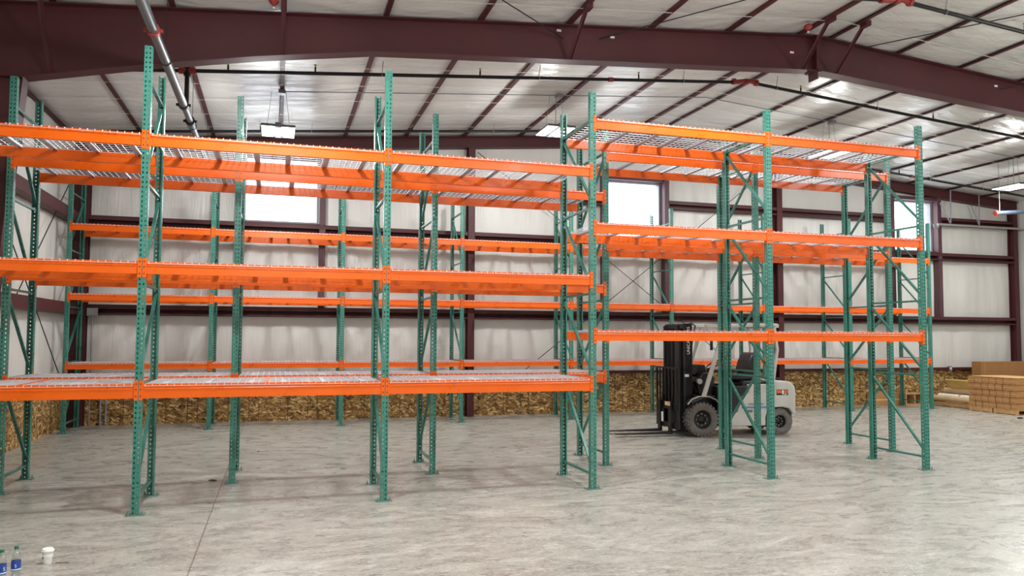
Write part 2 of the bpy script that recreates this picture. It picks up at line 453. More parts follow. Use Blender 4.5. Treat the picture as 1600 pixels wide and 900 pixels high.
for z in (2.35, 4.16):
    mm = MB().box(-4.0, -3.8, 10.8, 17.3, z+.10, z+.106).box(-3.81, -3.804, 10.8, 17.3, z-.106, z+.106).box(-4.0, -3.8, 10.8, 17.3, z-.106, z-.10)
    struct(mm.build('wall_girt', M['maroon']))
struct(MB().box(-4.0, -3.9, 10.8, 17.3, .955, 1.02).build('wall_girt', M['maroon']))
# windows
for i, (a, b, z0, z1) in enumerate(WIN):
    fr = MB(); t = .05
    for (p, q, r, s_) in ((a, a+t, z0, z1), (b-t, b, z0, z1), (a+t, b-t, z0, z0+t), (a+t, b-t, z1-t, z1)):
        fr.box(p, q, 17.56, 17.74, r, s_)
    o = struct(fr.build('window_%d' % (i+1), M['white_frame']))
    o2 = MB().box(a+t, b-t, 17.66, 17.668, z0+t, z1-t).build('window_glass', M['glass'], o)
    jb = MB()
    zt = zr((a+b)/2) - .3
    for x in (a-.07, b+.07):
        jb.box(x-.065, x+.065, 17.35, 17.56, 2.46, min(zt, 5.95))
    jb.box(a-.005, b+.005, 17.40, 17.56, z1, z1+.10).box(a-.005, b+.005, 17.42, 17.56, z0-.09, z0)
    struct(jb.build('trim_%d' % (i+1), M['jamb']))
# cross bracing rods
def rod(name, p, q, label, cat='brace rod', r=.009):
    tag(MB().tube([p, q], r, 6).build(name, M['dark']), label, cat)
rod('brace_rod', (4.40,17.31,6.15), (12.55,17.31,.15), 'thin steel brace rod on back wall, falling from left to right')
rod('brace_rod', (12.55,17.29,6.45), (4.40,17.29,.15), 'thin steel brace rod on back wall, rising from left to right')
rod('brace_rod', (-3.86,17.2,5.3), (-3.86,10.9,.3), 'thin brace rod on left wall, high at the back corner')
rod('brace_rod', (-3.83,10.9,4.9), (-3.83,17.2,.3), 'thin brace rod on left wall, low at the back corner')
def rz_(x): return zr(x)-.01
rod('brace_rod', (.9,8.0,rz_(.9)), (4.01,10.62,6.30), 'thin roof brace rod under the ceiling, rising leftward from middle of rafter')
rod('brace_rod', (7.6,8.0,rz_(7.6)), (4.6,10.62,6.36), 'thin roof brace rod under the ceiling, rising rightward from middle of rafter')
rod('brace_rod', (10.7,8.4,rz_(10.7)), (9.42,10.55,rz_(9.42)-.02), 'thin roof brace rod crossing under the ceiling right of the ridge')
rod('brace_rod', (13.6,9.3,rz_(13.6)), (12.47,10.62,6.36), 'short thin brace rod ending low on the rafter at far right')
for x, z in ((3.95,6.42),(4.82,6.42),(8.05,6.55),(12.4,6.42),(13.2,6.36)):
    struct(MB().box(x-.035,x+.035,10.636,10.644,z-.016,z+.016).build('trim_slot_cover', M['white_ink']))

# ------------------------------------------------------------------ pallet racks
HP, PW, PD = 4.877, .0762, .07
PITCH = .0508
def post_mesh():
    """C shaped post, open side towards +y; front face at y=0; teardrop holes cut through"""
    mb = MB(); T = .0026
    hole = [(0,.011),(.0072,.0075),(.0082,0),(.0050,-.0085),(0,-.0125),(-.0050,-.0085),(-.0082,0),(-.0072,.0075)]
    def strip(u0, u1, cols, P, skip=False):
        # P(u, z, depth) -> xyz
        n = int(HP/PITCH); edges = [u0] + [(cols[i]+cols[i+1])/2 for i in range(len(cols)-1)] + [u1]
        for ci, c in enumerate(cols):
            a, b = edges[ci], edges[ci+1]
            for k in range(n):
                z0, z1 = k*PITCH, (k+1)*PITCH if k < n-1 else HP
                zc = z0+PITCH/2; h = [(c+x, zc+z) for x, z in hole]
                ring = [(c,z1),(b,z1),(b,zc),(b,z0),(c,z0),(a,z0),(a,zc),(a,z1)]
                vs = [P(u, z, 0) for u, z in ring] + [P(u, z, 0) for u, z in h] + [P(u, z, T) for u, z in ring] + [P(u, z, T) for u, z in h]
                fs = []
                for j in range(8):
                    j2 = (j+1) % 8
                    fs += [(j, j2, 8+j2, 8+j), (16+j, 24+j, 24+j2, 16+j2), (8+j, 8+j2, 24+j2, 24+j)]
                mb.add(vs, fs)
    w = PW/2
    strip(-w, w, [-.0185, .0185], lambda u, z, d: (u, d, z))
    strip(0, PD, [PD*.52], lambda u, z, d: (-w+d, u, z))
    strip(0, PD, [PD*.52], lambda u, z, d: (w-d, u, z))
    mb.box(-w, -w+.016, PD-.003, PD, 0, HP).box(w-.016, w, PD-.003, PD, 0, HP)
    return mb
FD = 1.067   # frame depth, outside to outside
BZ = [.18, 1.32, 2.37, 3.44, 4.53]
def make_frame(parent, flip=False):
    """frame in local coords: front post face y=0, rear post outer face y=FD. flip mirrors the diagonals"""
    pm = post_mesh(); f2 = MB(); f2.v = list(pm.v); f2.f = list(pm.f); f2.sm = list(pm.sm)
    b = len(f2.v); f2.v += [(x, FD-y, z) for x, y, z in pm.v]; f2.f += [tuple(b+i for i in reversed(f)) for f in pm.f]; f2.sm += pm.sm
    me = bpy.data.meshes.new('upright_frame'); me.from_pydata(f2.v, [], f2.f); me.materials.append(M['green']); me.update()
    o = link('upright_frame', me, parent)
    def Y(y): return FD-y if flip else y
    y0, y1 = .052, FD-.052
    for z in BZ:
        MB().box(-.019, .019, y0, y1, z-.0125, z+.0125).build('brace', M['green_brace'], o)
    for za, zb in zip(BZ, BZ[1:]):
        lo, hi = za+.10, zb-.06
        MB().bar((0, Y(y0+.01), lo), (0, Y(y1-.01), hi), .034, .025, (0,0,1)).build('brace', M['green_brace'], o)
    for yc, sg in ((.035, -1), (FD-.035, 1)):
        p = MB().box(-.09, .09, yc-.065, yc+.065, .0, .009)
        for dx in (-.065, .065):
            p.tube([(dx, yc+sg*.035, .009), (dx, yc+sg*.035, .045)], .007, 6)
            p.tube([(dx, yc+sg*.035, .009), (dx, yc+sg*.035, .02)], .013, 6)
        p.build('base_plate', M['plate'], o)
    return o
BAY = 2.5233
BL = BAY-PW-.006
DECKD = FD
def make_beam(parent, h):
    """front beam; origin at left end, outer face y=0 towards -y; top at z=0"""
    st = .035
    prof = [(0,-h),(.041,-h),(.041,-st),(.024,-st),(.024,0),(0,0),(0,-h*.22),(.003,-h*.25),(.003,-h*.30),(0,-h*.33)]
    m = MB().prism(prof, 'x', 0, BL)
    o = m.build('beam', M['orange'], parent)
    for s in (0, 1):
        c = MB(); xa = -.004 if s == 0 else BL
        c.box(xa, xa+.004, -.012, .045, -.165, .035)
        if s == 0: c.box(-.0365, 0, -.012, -.008, -.165, .035)
        else: c.box(BL, BL+.0365, -.012, -.008, -.165, .035)
        nf = len(c.f)
        xc = -.02 if s == 0 else BL+.02
        for zz in (.0, -.055, -.125):
            c.tube([(xc, -.016, zz), (xc, -.011, zz)], .0068, 8)
        e = c.build('end_connector', M['orange'], o); e.data.materials.append(M['rivet'])
        for p in e.data.polygons:
            if p.index >= nf: p.material_index = 1
    return o
DW = (BL-.03)/2
def make_deck(parent):
    """wire deck; origin = left front corner at beam outer faces, top of wires z=0"""
    m = MB(); r = .0029; n = 18
    for i in range(n):
        x = .012 + (DW-.024)*i/(n-1)
        m.box(x-r, x+r, -.006, DECKD+.006, -.0045, .0005)
        m.box(x-r, x+r, -.0085, -.0037, -.024, .0005); m.box(x-r, x+r, DECKD+.0037, DECKD+.0085, -.024, .0005)
    k = 10
    for j in range(k+1):
        y = .03 + (DECKD-.06)*j/k
        m.box(0, DW, y-r, y+r, -.0093, -.0045)
    for y in (-.011, DECKD+.0065): m.box(0, DW, y, y+.0045, -.0245, -.020)
    o = m.build('wire_deck', M['galv'], parent)
    for x in (DW*.14, DW*.5, DW*.86):
        c = MB(); w = .024
        c.box(x-w, x+w, .026, DECKD-.026, -.0125, -.0095)
        c.box(x-w, x-w+.002, .043, DECKD-.043, -.0345, -.0125).box(x+w-.002, x+w, .043, DECKD-.043, -.0345, -.0125)
        c.box(x-w-.008, x-w, .043, DECKD-.043, -.0345, -.0325).box(x+w, x+w+.008, .043, DECKD-.043, -.0345, -.0325)
        c.build('support_channel', M['galv_ch'], o)
    return o
protoF = {False: None, True: None}; protoB = {}; protoD = [None]
def inst(cache, key, maker, parent):
    """first use builds the prototype, later uses copy it with its children"""
    if cache.get(key) is None:
        cache[key] = maker(parent); return cache[key]
    return copy_tree(cache[key], parent)
CF, CB, CD = {}, {}, {}
def rack(name, label, x0, y0, nb, levels, flip, beam_h, crossbars=()):
    root = empty(name, (x0, y0, 0)); tag(root, label, 'pallet rack', 'green and orange pallet racks')
    for i in range(nb+1):
        o = inst(CF, flip, lambda p: make_frame(p, flip), root); o.location = (i*BAY, 0, 0)
    for i in range(nb):
        for z in levels[i]:
            h = beam_h[0] if z < 1.6 else beam_h[1]
            xs_ = i*BAY + PW/2 + .003
            b = inst(CB, h, lambda p: make_beam(p, h), root); b.location = (xs_, .008, z); b.rotation_euler = (0,0,0)
            b = inst(CB, h, lambda p: make_beam(p, h), root); b.location = (xs_+BL, FD-.008, z); b.rotation_euler = (0,0,PI)
            for k in (0, 1):
                d = inst(CD, 0, make_deck, root); d.location = (xs_ + .01 + k*(DW+.01), 0.0, z+.003)
    for i, xx, z in crossbars:
        MB().box(i*BAY+xx-.02, i*BAY+xx+.02, .04, FD-.04, z-.034, z+.006).build('cross_bar', M['orange'], root)
    return root
LOW, HIGH = [1.335, 2.60, 3.945], [1.92, 3.25, 4.55]
A = rack('pallet_rack', 'front row of green racking with orange beams, nearest the open floor', -3.8735, 8.735, 5, [LOW]*3+[HIGH]*2, False, (.148,.128), [(1,1.26,1.335),(0,1.45,1.335)])
B = rack('pallet_rack', 'middle row of green racking standing close behind the front row', -3.0233, 10.262, 5, [LOW]*3+[HIGH]*2, True, (.148,.128))
C = rack('pallet_rack', 'long back row of green racking along the far insulated wall', -3.7668, 16.20, 8, [[1.31,2.62,3.94]]*8, False, (.118,.128))

# ------------------------------------------------------------------ overhead pipes, lights, conduit
def sprinkler_branch(Y, label, dz=.2, x0=-3.2, x1=20.5, heads=(), hang=(), z_off=0):
    pts = [(x0, Y, zr(x0)-dz), (XC, Y, zr(XC)-dz), (x1, Y, zr(x1)-dz)]
    o = MB().tube([pts[0], (XC-.12, Y, zr(XC-.12)-dz)], .03, 12).tube([(XC+.12, Y, zr(XC+.12)-dz), pts[2]], .03, 12).build('sprinkler_pipe', M['black_pipe'])
    tag(o, label, 'pipe', 'black sprinkler branch pipes')
    el = MB().tube([(XC-.36, Y, zr(XC-.36)-dz), (XC-.12, Y, zr(XC-.12)-dz+.02), (XC+.04, Y, zr(XC)-dz+.03), (XC+.14, Y, zr(XC+.14)-dz)], .046, 12)
    for xx in (-.36, -.1, .13): el.tube([(XC+xx-.02, Y, zr(XC+xx)-dz+.012), (XC+xx+.03, Y, zr(XC+xx)-dz+.012)], .06, 12)
    el.build('elbow_fitting', M['red_fit'], o)
    for x in heads:
        z = zr(x)-dz
        h = MB().tube([(x,Y,z+.02),(x,Y,z+.10)], .014, 8).build('sprinkler_head', M['black_pipe'], o)
        MB().lathe([(.012,.10),(.012,.13),(.026,.134),(.026,.14),(0,.141)], (x,Y,z), 'z', 10).build('deflector', M['brass'], h)
    for x in hang:
        z = zr(x)-dz
        hg = MB().tube([(x,Y,z+.045),(x+.02,Y-.02,zr(x)+.02)], .006, 6)
        hg.tube([(x+.0, Y+.036*math.cos(a), z+.036*math.sin(a)) for a in [2*PI*k/12 for k in range(13)]], .006, 6)
        hg.build('pipe_hanger', M['conduit'], o)
    for x in (5.6, 16.0):
        MB().tube([(x-.04,Y,zr(x-.04)-dz),(x+.04,Y,zr(x+.04)-dz)], .043, 12).build('coupling', M['red_fit'], o)
    return o
sprinkler_branch(12.44, 'black sprinkler pipe just beyond the near maroon rafter', .2, -2.6, 20.5, (-.8,.5,3.2,6.15,9.6,12.8), (1.55,4.25,7.05,9.05,11.4,14.0))
sprinkler_branch(8.72, 'black sprinkler pipe nearest the camera, above the front rack', .2, -3.2, 20.5, (-1.0,1.6,5.0,8.0,10.76), (3.0,6.4,9.25,12.2))
sprinkler_branch(16.3, 'black sprinkler pipe closest to the back wall', .14, -3.2, 20.3, (-.4,2.7,9.8,15.6), (.6,4.5,7.5,12.0,16.6,18.4))
# big grey main on the left, along the building
mp = MB().tube([(-1.38,YF+.1,5.22),(-1.38,12.1,5.22)], .058, 20).tube([(-1.38,12.1,5.22),(-1.38,17.25,5.22)], .046, 18)
o = mp.build('sprinkler_main_pipe', M['grey_pipe']); tag(o, 'thick grey steel main pipe running under the ceiling at left', 'pipe')
for y, mt in ((9.2,'red_fit'),(12.1,'black_pipe'),(13.0,'black_pipe')):
    c = MB().tube([(-1.38,y-.035,5.22),(-1.38,y+.035,5.22)], .074, 20)
    c.box(-1.38-.10, -1.38+.10, y-.02, y+.02, 5.215-.018, 5.215+.018)
    c.build('coupling', M[mt], o)
rsr = MB().tube([(-1.38,12.44,5.26),(-1.38,12.44,zr(-1.38)-.2)], .034, 12).tube([(-1.38,12.44,zr(-1.38)-.28),(-1.38,12.44,zr(-1.38)-.14)], .052, 12)
rsr.build('riser', M['black_pipe'], o)
MB().tube([(-1.5,12.44,zr(-1.5)-.2),(-1.26,12.44,zr(-1.26)-.2)], .05, 12).build('tee_fitting', M['red_fit'], o)
for y in (7.2, 10.2, 13.3, 16.0):
    hg = MB().tube([(-1.38,y,5.28),(-1.38,y,zr(-1.38)+.02)], .004, 6)
    hg.tube([(-1.38+.063*math.cos(a), y, 5.22+.063*math.sin(a)) for a in [2*PI*k/14 for k in range(15)]], .006, 6)
    hg.build('pipe_hanger', M['dark'], o)
# red flush heads on the near bay
for x, lb in ((.0,'small red sprinkler fitting above rafter, left of centre'),(7.95,'small red sprinkler fitting above rafter near the ridge')):
    o = MB().lathe([(.0,.03),(.05,.03),(.07,.0),(.05,-.03),(.02,-.05),(.02,-.07),(0,-.07)], (x-.12 if x < 1 else x,10.1,zr(x)-.06), 'z', 14).build('alarm_sounder', M['red_fit'])
    tag(o, lb, 'fitting')
    MB().tube([((x-.12 if x < 1 else x),10.1,zr(x)-.04),((x-.12 if x < 1 else x),10.1,zr(x)+.06)], .01, 6).build('mounting_stem', M['conduit'], o)
    MB().lathe([(0,-.07),(.016,-.075),(.016,-.09),(0,-.095)], (x-.12 if x < 1 else x,10.1,zr(x)-.06), 'z', 8).build('lens', M['white_ink'], o)
# thin conduit following the roof
cz = lambda x: zr(x)-.02
o = MB().tube([(.0,14.0,cz(0)),(XC,14.0,cz(XC)),(17,14.0,cz(17))], .011, 8).build('ceiling_conduit', M['conduit'])
tag(o, 'thin grey conduit crossing under the purlins between the two sprinkler pipes', 'conduit')
for x in (-.0, 5.2, 11.6): MB().box(x-.06, x+.06, 13.93, 14.07, zr(x)-.07, zr(x)).build('junction_box', M['conduit'], o)
# LED high bay lights
def high_bay(x, y, z, label, parts=True, power=165):
    o = empty('high_bay_light', (x, y, z)); tag(o, label, 'ceiling light', 'twin panel high bay lights')
    MB().box(-.05, .05, -.37, .37, -.012, .08).box(-.28, .28, -.385, -.37, .0, .045).box(-.28, .28, .37, .385, .0, .045).build('housing', M['lamp_body'], o, .004)
    for s in (-1, 1):
        w = MB().box(min(s*.05, s*.285), max(s*.05, s*.285), -.37, .37, .012, .04).build('panel_body', M['lamp_body'], o)
        MB().box(min(s*.095, s*.275), max(s*.095, s*.275), -.355, .355, .0, .011).build('diffuser', M['led'], w)
    hg = MB()
    for dx in (-.2, .2): hg.tube([(dx, 0, .04), (dx*.6, 0, zr(x)-z-.005)], .004, 6)
    hg.tube([(0,0,.09),(.03,.03,zr(x)-z-.005)], .007, 6)
    hg.build('suspension_cable', M['conduit'], o)
    L = bpy.data.lights.new('led_lamp', 'AREA'); L.shape = 'RECTANGLE'; L.size = .5; L.size_y = .45; L.energy = power; L.color = LC
    lo = bpy.data.objects.new('led_lamp', L); COL.objects.link(lo); lo.parent = o; lo.location = (0,0,-.01)
    L2 = bpy.data.lights.new('added_ceiling_fill', 'POINT'); L2.shadow_soft_size = .12; L2.energy = power*UPF; L2.color = LC  # point lamp added below the fixture to brighten the ceiling
    l2 = bpy.data.objects.new('added_ceiling_fill', L2); COL.objects.link(l2); l2.parent = o; l2.location = (0,0,-.38)
    return o
LC = (.99, 1, .985)
UPF = .6
LX = (-.05, 5.16, 11.6, 16.9)
nm = ['leftmost', 'second from left', 'third from left', 'rightmost']
for i, x in enumerate(LX):
    high_bay(x, 14.1, zr(x)-.72, 'white twin panel LED high bay light glowing near back wall, %s of four' % nm[i])
for r_, y in enumerate((7.3, 1.2, -4.9)):  # rows over the open and rear floor are unseen, added for fill
    for i, x in enumerate(LX):
        high_bay(x, y, zr(x)-.72, 'LED high bay light over the %s, %s in its row' % (('front aisle','open floor (added fill)','rear floor (added fill)')[r_], nm[i]))

# ------------------------------------------------------------------ right side overhead stuff
o = empty('overhead_track', (0,0,0)); tag(o, 'pale horizontal door track hung on V shaped hangers near right back corner', 'track')
MB().box(17.75, 20.9, 17.16, 17.22, 5.03, 5.08).build('rail', M['mgrey'], o)
for xa, xb, xt in ((18.22,17.86,18.24),(19.26,18.98,19.27)):
    MB().bar((xb,17.19,5.66),(xa,17.19,5.08),.035,.006,(0,1,0)).build('hanger', M['white_frame'], o)
    MB().bar((xt,17.19,zr(xt)-.03),(xa,17.19,5.08),.035,.006,(0,1,0)).build('hanger', M['white_frame'], o)
MB().tube([(17.70+.09*math.cos(a),17.19,5.03+.09*math.sin(a)) for a in [PI*.9+PI*1.3*k/12 for k in range(13)]], .016, 8).build('end_roller', M['conduit'], o)
o = MB().tube([(16.9,14.6,4.93),(20.4,14.9,5.28)], .05, 14).build('tube_heater', M['heater'])
tag(o, 'grey horizontal tube pipe hung below the ceiling at far right', 'pipe')
MB().tube([(16.86,14.6,4.926),(16.93,14.6,4.933)], .06, 14).build('end_cap', M['red_fit'], o)
for x in (17.05, 18.1):
    MB().tube([(x,14.62+(x-16.9)*.086,4.95+(x-16.9)*.1),(x,14.62+(x-16.9)*.086,zr(x))], .006, 6).build('suspension_cable', M['conduit'], o)

# electrical box and conduits on back wall, left
o = MB().box(-3.66,-3.46,17.28,17.34,2.22,2.38).build('electrical_box', M['conduit'], None, .004)
tag(o, 'grey metal electrical box on the girt in back left corner', 'electrical box')
MB().tube([(-3.56,17.3,2.22),(-3.56,17.3,.02)], .014, 8).build('conduit', M['conduit'], o)
for k, x in enumerate((-3.40, -3.30)):
    tag(MB().tube([(x,17.50,.95),(x,17.50,.02)], .02, 8).build('wall_conduit', M['white_frame']), 'short pale conduit on strand board in back left corner, %s of two' % ('left','right')[k], 'conduit')

# ------------------------------------------------------------------ forklift
fk = empty('forklift', (7.62, 13.27, 0), math.radians(-5)); tag(fk, 'light grey and black counterbalance forklift parked between middle and back racks', 'forklift')
def P(mb, name, mat, bevel=0, par=None): return mb.build(name, M[mat], par or fk, bevel)
def wheel(cx, cy, r, w, hub, side):
    y0, y1 = cy-w/2, cy+w/2
    m = MB().lathe([(hub,y0+.02),(hub+.02,y0),(r-.06,y0-.004),(r-.02,y0+.015),(r-.014,y0+.04),(r-.014,y1-.04),(r-.02,y1-.015),(r-.06,y1+.004),(hub+.02,y1),(hub,y1-.02)], (cx,0,r), 'y', 40)
    n = 26
    for k in range(n):
        for s in (0, 1):
            a = 2*PI*(k+.5*s)/n; yc = cy + (w/4 if s else -w/4)
            rad = Vector((math.cos(a),0,math.sin(a))); tn = Vector((-math.sin(a),0,math.cos(a)))
            m.obox(Vector((cx,yc,r))+rad*(r-.02), rad*.0195, Vector((0,w/4-.004,0))+tn*.012*(1 if s else -1), tn*.022)
    t = P(m, 'wheel', 'tyre')
    h = MB().lathe([(0,y0+.07),(hub*.35,y0+.06),(hub*.4,y0+.085),(hub*.8,y0+.085),(hub*.95,y0+.03),(hub+.004,y0+.015),(hub+.004,y1-.015),(hub*.9,y1-.05),(0,y1-.06)], (cx,0,r), 'y', 28)
    hh = P(h, 'rim', 'black', 0, t)
    b = MB()
    for k in range(8):
        a = 2*PI*k/8; b.tube([(cx+hub*.62*math.cos(a),y0+.09,r+hub*.62*math.sin(a)),(cx+hub*.62*math.cos(a),y0+.062,r+hub*.62*math.sin(a))], .011, 6)
    P(b, 'wheel_nuts', 'bolt', 0, t)
for s in (-1, 1):
    wheel(0, s*.44, .318, .21, .17, s); wheel(1.60, s*.42, .255, .17, .12, s)
# chassis and body
P(MB().box(-.1, 1.95, -.33, .33, .16, .42), 'chassis', 'black', .01)
def side(s):
    y0, y1 = (-.545, -.33) if s < 0 else (.33, .545)
    # light grey side panel with curved step opening at front and rear wheel arch
    pr = [(.55,.19),(1.27,.19),(1.27,.34),(1.30,.44),(1.36,.52),(1.46,.56),(1.46,.60),(1.34,.96),(.96,.96),(.92,.80),(.80,.74),(.74,.62),(.70,.45),(.60,.40),(.52,.40),(.48,.30)]
    P(MB().prism(pr, 'y', y0, y1), 'side_panel', 'lgrey', .012)
    st = [(.30,.40),(.52,.41),(.60,.42),(.69,.46),(.73,.62),(.79,.75),(.90,.82),(.94,.93),(.30,.93)]
    P(MB().prism(st, 'y', y0+.03*(s < 0), y1-.03*(s > 0)), 'step_well', 'black', .01)
    P(MB().box(.34,.56,min(y0,y1)+.01,max(y0,y1)-.01,.20,.39), 'step', 'black', .01)
    # fender above front wheel
    f = MB(); pts = [(-.30,.58),(-.22,.67),(-.08,.72),(.12,.72),(.26,.66),(.36,.54),(.40,.44)]
    for (xa,za),(xb,zb) in zip(pts, pts[1:]):
        f.prism([(xa,za),(xb,zb),(xb,zb+.022),(xa,za+.022)], 'y', s*.34 if s > 0 else -.56, .56 if s > 0 else -.34)
    P(f, 'fender', 'black_gloss')
    f = MB()
    for (xa,za),(xb,zb) in zip(pts, pts[1:]):
        f.prism([(xa,za+.022),(xb,zb+.022),(xb,zb+.034),(xa,za+.034)], 'y', .545*s-.016, .545*s+.016)
    P(f, 'fender_edge', 'lgrey')
    # stripe
    st = P(MB().box(.78,1.34,s*.547-.002,s*.547+.002,.515,.548), 'stripe', 'blue')
side(-1); side(1)
# front bulkhead under dash, floor plate
P(MB().box(-.16,.34,-.33,.33,.30,.74).box(-.12,.30,-.46,.46,.72,.76).box(.30,.80,-.5,.5,.40,.44), 'front_cowl', 'black', .01)
# hood and counterweight
hood = MB().prism([(.86,.80),(1.48,.80),(1.48,1.0),(1.40,1.02),(.90,1.02),(.86,.98)], 'y', -.42, .42)
P(hood, 'engine_hood', 'black', .02)
cw = MB().prism([(1.40,.52),(1.62,.53),(1.76,.50),(1.84,.40),(1.88,.38),(1.90,.46),(1.91,.80),(1.89,.92),(1.82,.99),(1.70,1.02),(1.40,1.04)], 'y', -.55, .55)
c = P(cw, 'counterweight', 'lgrey', .03)
P(MB().prism([(1.30,.54),(1.44,.58),(1.66,.57),(1.78,.52),(1.83,.42),(1.80,.38),(1.72,.50),(1.6,.54),(1.45,.53),(1.36,.46)], 'y', -.52, .52), 'wheel_arch', 'black')
P(MB().box(1.84,1.895,-.32,.32,.24,.42), 'rear_bumper', 'mgrey', .01)
d = P(MB().box(1.50,1.74,-.5535,-.5500,.755,.86), 'decal', 'ink', 0, c)
P(MB().box(1.508,1.60,-.5555,-.5535,.79,.85), 'decal_orange_panel', 'orange_decal', 0, c)
P(MB().box(1.66,1.732,-.5555,-.5535,.79,.85), 'decal_orange_panel', 'orange_decal', 0, c)
P(MB().box(1.612,1.648,-.5555,-.5535,.77,.85).box(1.66,1.71,-.5555,-.5535,.765,.782), 'decal_white_panel', 'white_ink', 0, c)
P(MB().tube([(1.62,-.3,1.04),(1.60,-.3,1.14)], .025, 10).box(1.48,1.72,-.36,-.16,1.035,1.065), 'hood_latch', 'black')
# overhead guard
g = MB()
for s in (-1, 1):
    y = s*.49
    g.bar((.04,y,.74),(.42,y,1.86),.075,.05,(0,1,0)); g.bar((.42,y,1.84),(.50,y,2.04),.07,.05,(0,1,0))
    g.bar((1.46,y,1.0),(1.56,y,1.62),.05,.065,(0,1,0)); g.bar((1.56,y,1.60),(1.50,y,2.04),.05,.065,(0,1,0))
    g.bar((.10,y,2.05),(1.56,y,2.08),.05,.07,(0,1,0))
for x in (.10, 1.56): g.box(x-.04, x+.04, -.5, .5, 2.03, 2.10)
for x in [.28+.16*k for k in range(8)]: g.box(x-.012, x+.012, -.49, .49, 2.05, 2.085)
g.box(.98, 1.58, -.5, .5, 2.09, 2.11)
og = P(g, 'overhead_guard', 'lgrey', .008)
# seat
st = MB().prism([(.74,1.02),(1.18,1.02),(1.20,1.12),(.78,1.16),(.72,1.10)], 'y', -.25, .25)
s1 = P(st, 'seat', 'seat', .03)
bk = MB().prism([(1.10,1.10),(1.24,1.10),(1.36,1.40),(1.36,1.50),(1.30,1.56),(1.20,1.54),(1.12,1.40),(1.06,1.22)], 'y', -.24, .24)
P(bk, 'backrest', 'seat', .035, s1)
P(MB().box(.95,1.25,-.33,-.27,1.16,1.22).box(.95,1.25,.27,.33,1.16,1.22), 'armrest', 'seat', .015, s1)
# dash, steering wheel, levers, mirror
P(MB().prism([(.02,.74),(.30,.74),(.34,1.08),(.26,1.18),(.10,1.16),(-.02,1.0)], 'y', -.36, .36), 'dashboard', 'black', .02)
P(MB().prism([(.02,1.12),(.26,1.20),(.24,1.32),(.08,1.32)], 'y', -.16, .16), 'instrument_hood', 'black', .02)
sw = MB(); cc = Vector((.50,0,1.32)); ax = Vector((-.5,0,.86)).normalized(); u = Vector((0,1,0)); v = ax.cross(u)
sw.tube([cc + (u*math.cos(a)+v*math.sin(a))*.17 for a in [2*PI*k/24 for k in range(25)]], .014, 8)
for a in (0, 2.1, 4.2): sw.tube([cc, cc+(u*math.cos(a)+v*math.sin(a))*.17], .011, 6)
sw.tube([cc, (.28,0,1.08)], .03, 10)
P(sw, 'steering_wheel', 'black')
lv = MB()
for k in range(3): lv.tube([(.26,-.2-.06*k,1.1),(.36,-.2-.06*k,1.34)], .008, 6); lv.lathe([(0,0),(.018,.01),(.018,.03),(0,.04)], (.36,-.2-.06*k,1.33), 'z', 8)
P(lv, 'control_lever', 'black')
P(MB().tube([(.42,-.52,1.72),(.38,-.58,1.74)], .03, 10), 'headlamp', 'red_fit', 0)
P(MB().box(.22,.24,-.49,-.40,1.60,1.78), 'mirror', 'black', .004)
P(MB().tube([(.42,-.51,1.70),(.12,-.47,1.98)], .007, 6).tube([(.44,-.50,1.66),(.16,-.46,1.92)], .005, 6), 'cable', 'dark')
# mast
for s in (-1, 1):
    y0 = s*.36; yi = s*.29
    m = MB().box(-.26,-.12,min(y0,yi),max(y0,yi),.08,2.10)
    m.box(-.30,-.12,min(y0,y0-s*.02),max(y0,y0-s*.02),.08,2.10)
    r_ = P(m, 'mast_rail', 'black', .006)
    P(MB().box(-.37,-.25,min(s*.28,s*.22),max(s*.28,s*.22),.12,2.09).box(-.42,-.36,min(s*.30,s*.25),max(s*.30,s*.25),.12,2.06), 'inner_mast_rail', 'black_gloss', .006)
    P(MB().tube([(-.20,s*.17,.2),(-.20,s*.17,1.9)], .035, 12).tube([(-.20,s*.17,1.9),(-.20,s*.17,2.06)], .02, 10), 'lift_cylinder', 'black_gloss')
    P(MB().box(-.335,-.315,s*.09-.02,s*.09+.02,.5,2.0), 'lift_chain', 'chain')
    P(MB().tube([(-.14,s*.33,.62),(.10,s*.33,.72)], .035, 10).tube([(-.22,s*.33,.60),(-.12,s*.33,.63)], .02, 10), 'tilt_cylinder', 'mgrey')
P(MB().box(-.36,-.12,-.36,.36,2.00,2.09).box(-.30,-.14,-.36,.36,.30,.40).box(-.30,-.14,-.36,.36,1.20,1.27), 'mast_crossmember', 'black', .006)
P(MB().tube([(-.10,-.1,2.08),(-.04,-.15,2.11),(.02,-.2,2.06),(-.06,-.22,1.7),(-.08,-.22,1.0),(.02,-.25,.8)], .014, 8).tube([(-.10,.1,2.08),(-.02,.12,2.10),(.01,.1,2.0),(-.05,.1,1.4),(-.04,.1,.8)], .014, 8), 'hydraulic_hose', 'dark')
# carriage, load backrest, forks
P(MB().box(-.49,-.44,-.5,.5,.48,.60).box(-.49,-.44,-.5,.5,.14,.24).box(-.45,-.42,-.34,-.2,.12,.75).box(-.45,-.42,.2,.34,.12,.75), 'carriage', 'black', .006)
lb = MB()
for y in (-.49,-.36,-.22,-.08,.08,.22,.36,.49): lb.box(-.475,-.455,y-.022,y+.022,.58,1.26)
lb.box(-.48,-.45,-.51,.51,1.245,1.275).box(-.48,-.45,-.51,.51,.58,.62)
for s in (-1, 1): lb.box(-.475,-.455,s*.5-.03,s*.5+.03,.2,1.26)
P(lb, 'load_backrest', 'black')
for s in (-1, 1):
    y = s*.25
    fm = MB().box(-.54,-.495,y-.06,y+.06,.04,.64)
    fm.prism([(-.54,.045),(-.50,.045),(-.50,.10),(-.54,.10)], 'y', y-.06, y+.06)
    fm.prism([(-1.60,.055),(-1.60,.045),(-.52,.035),(-.52,.082)], 'y', y-.06, y+.06)
    P(fm, 'fork', 'black', .004)
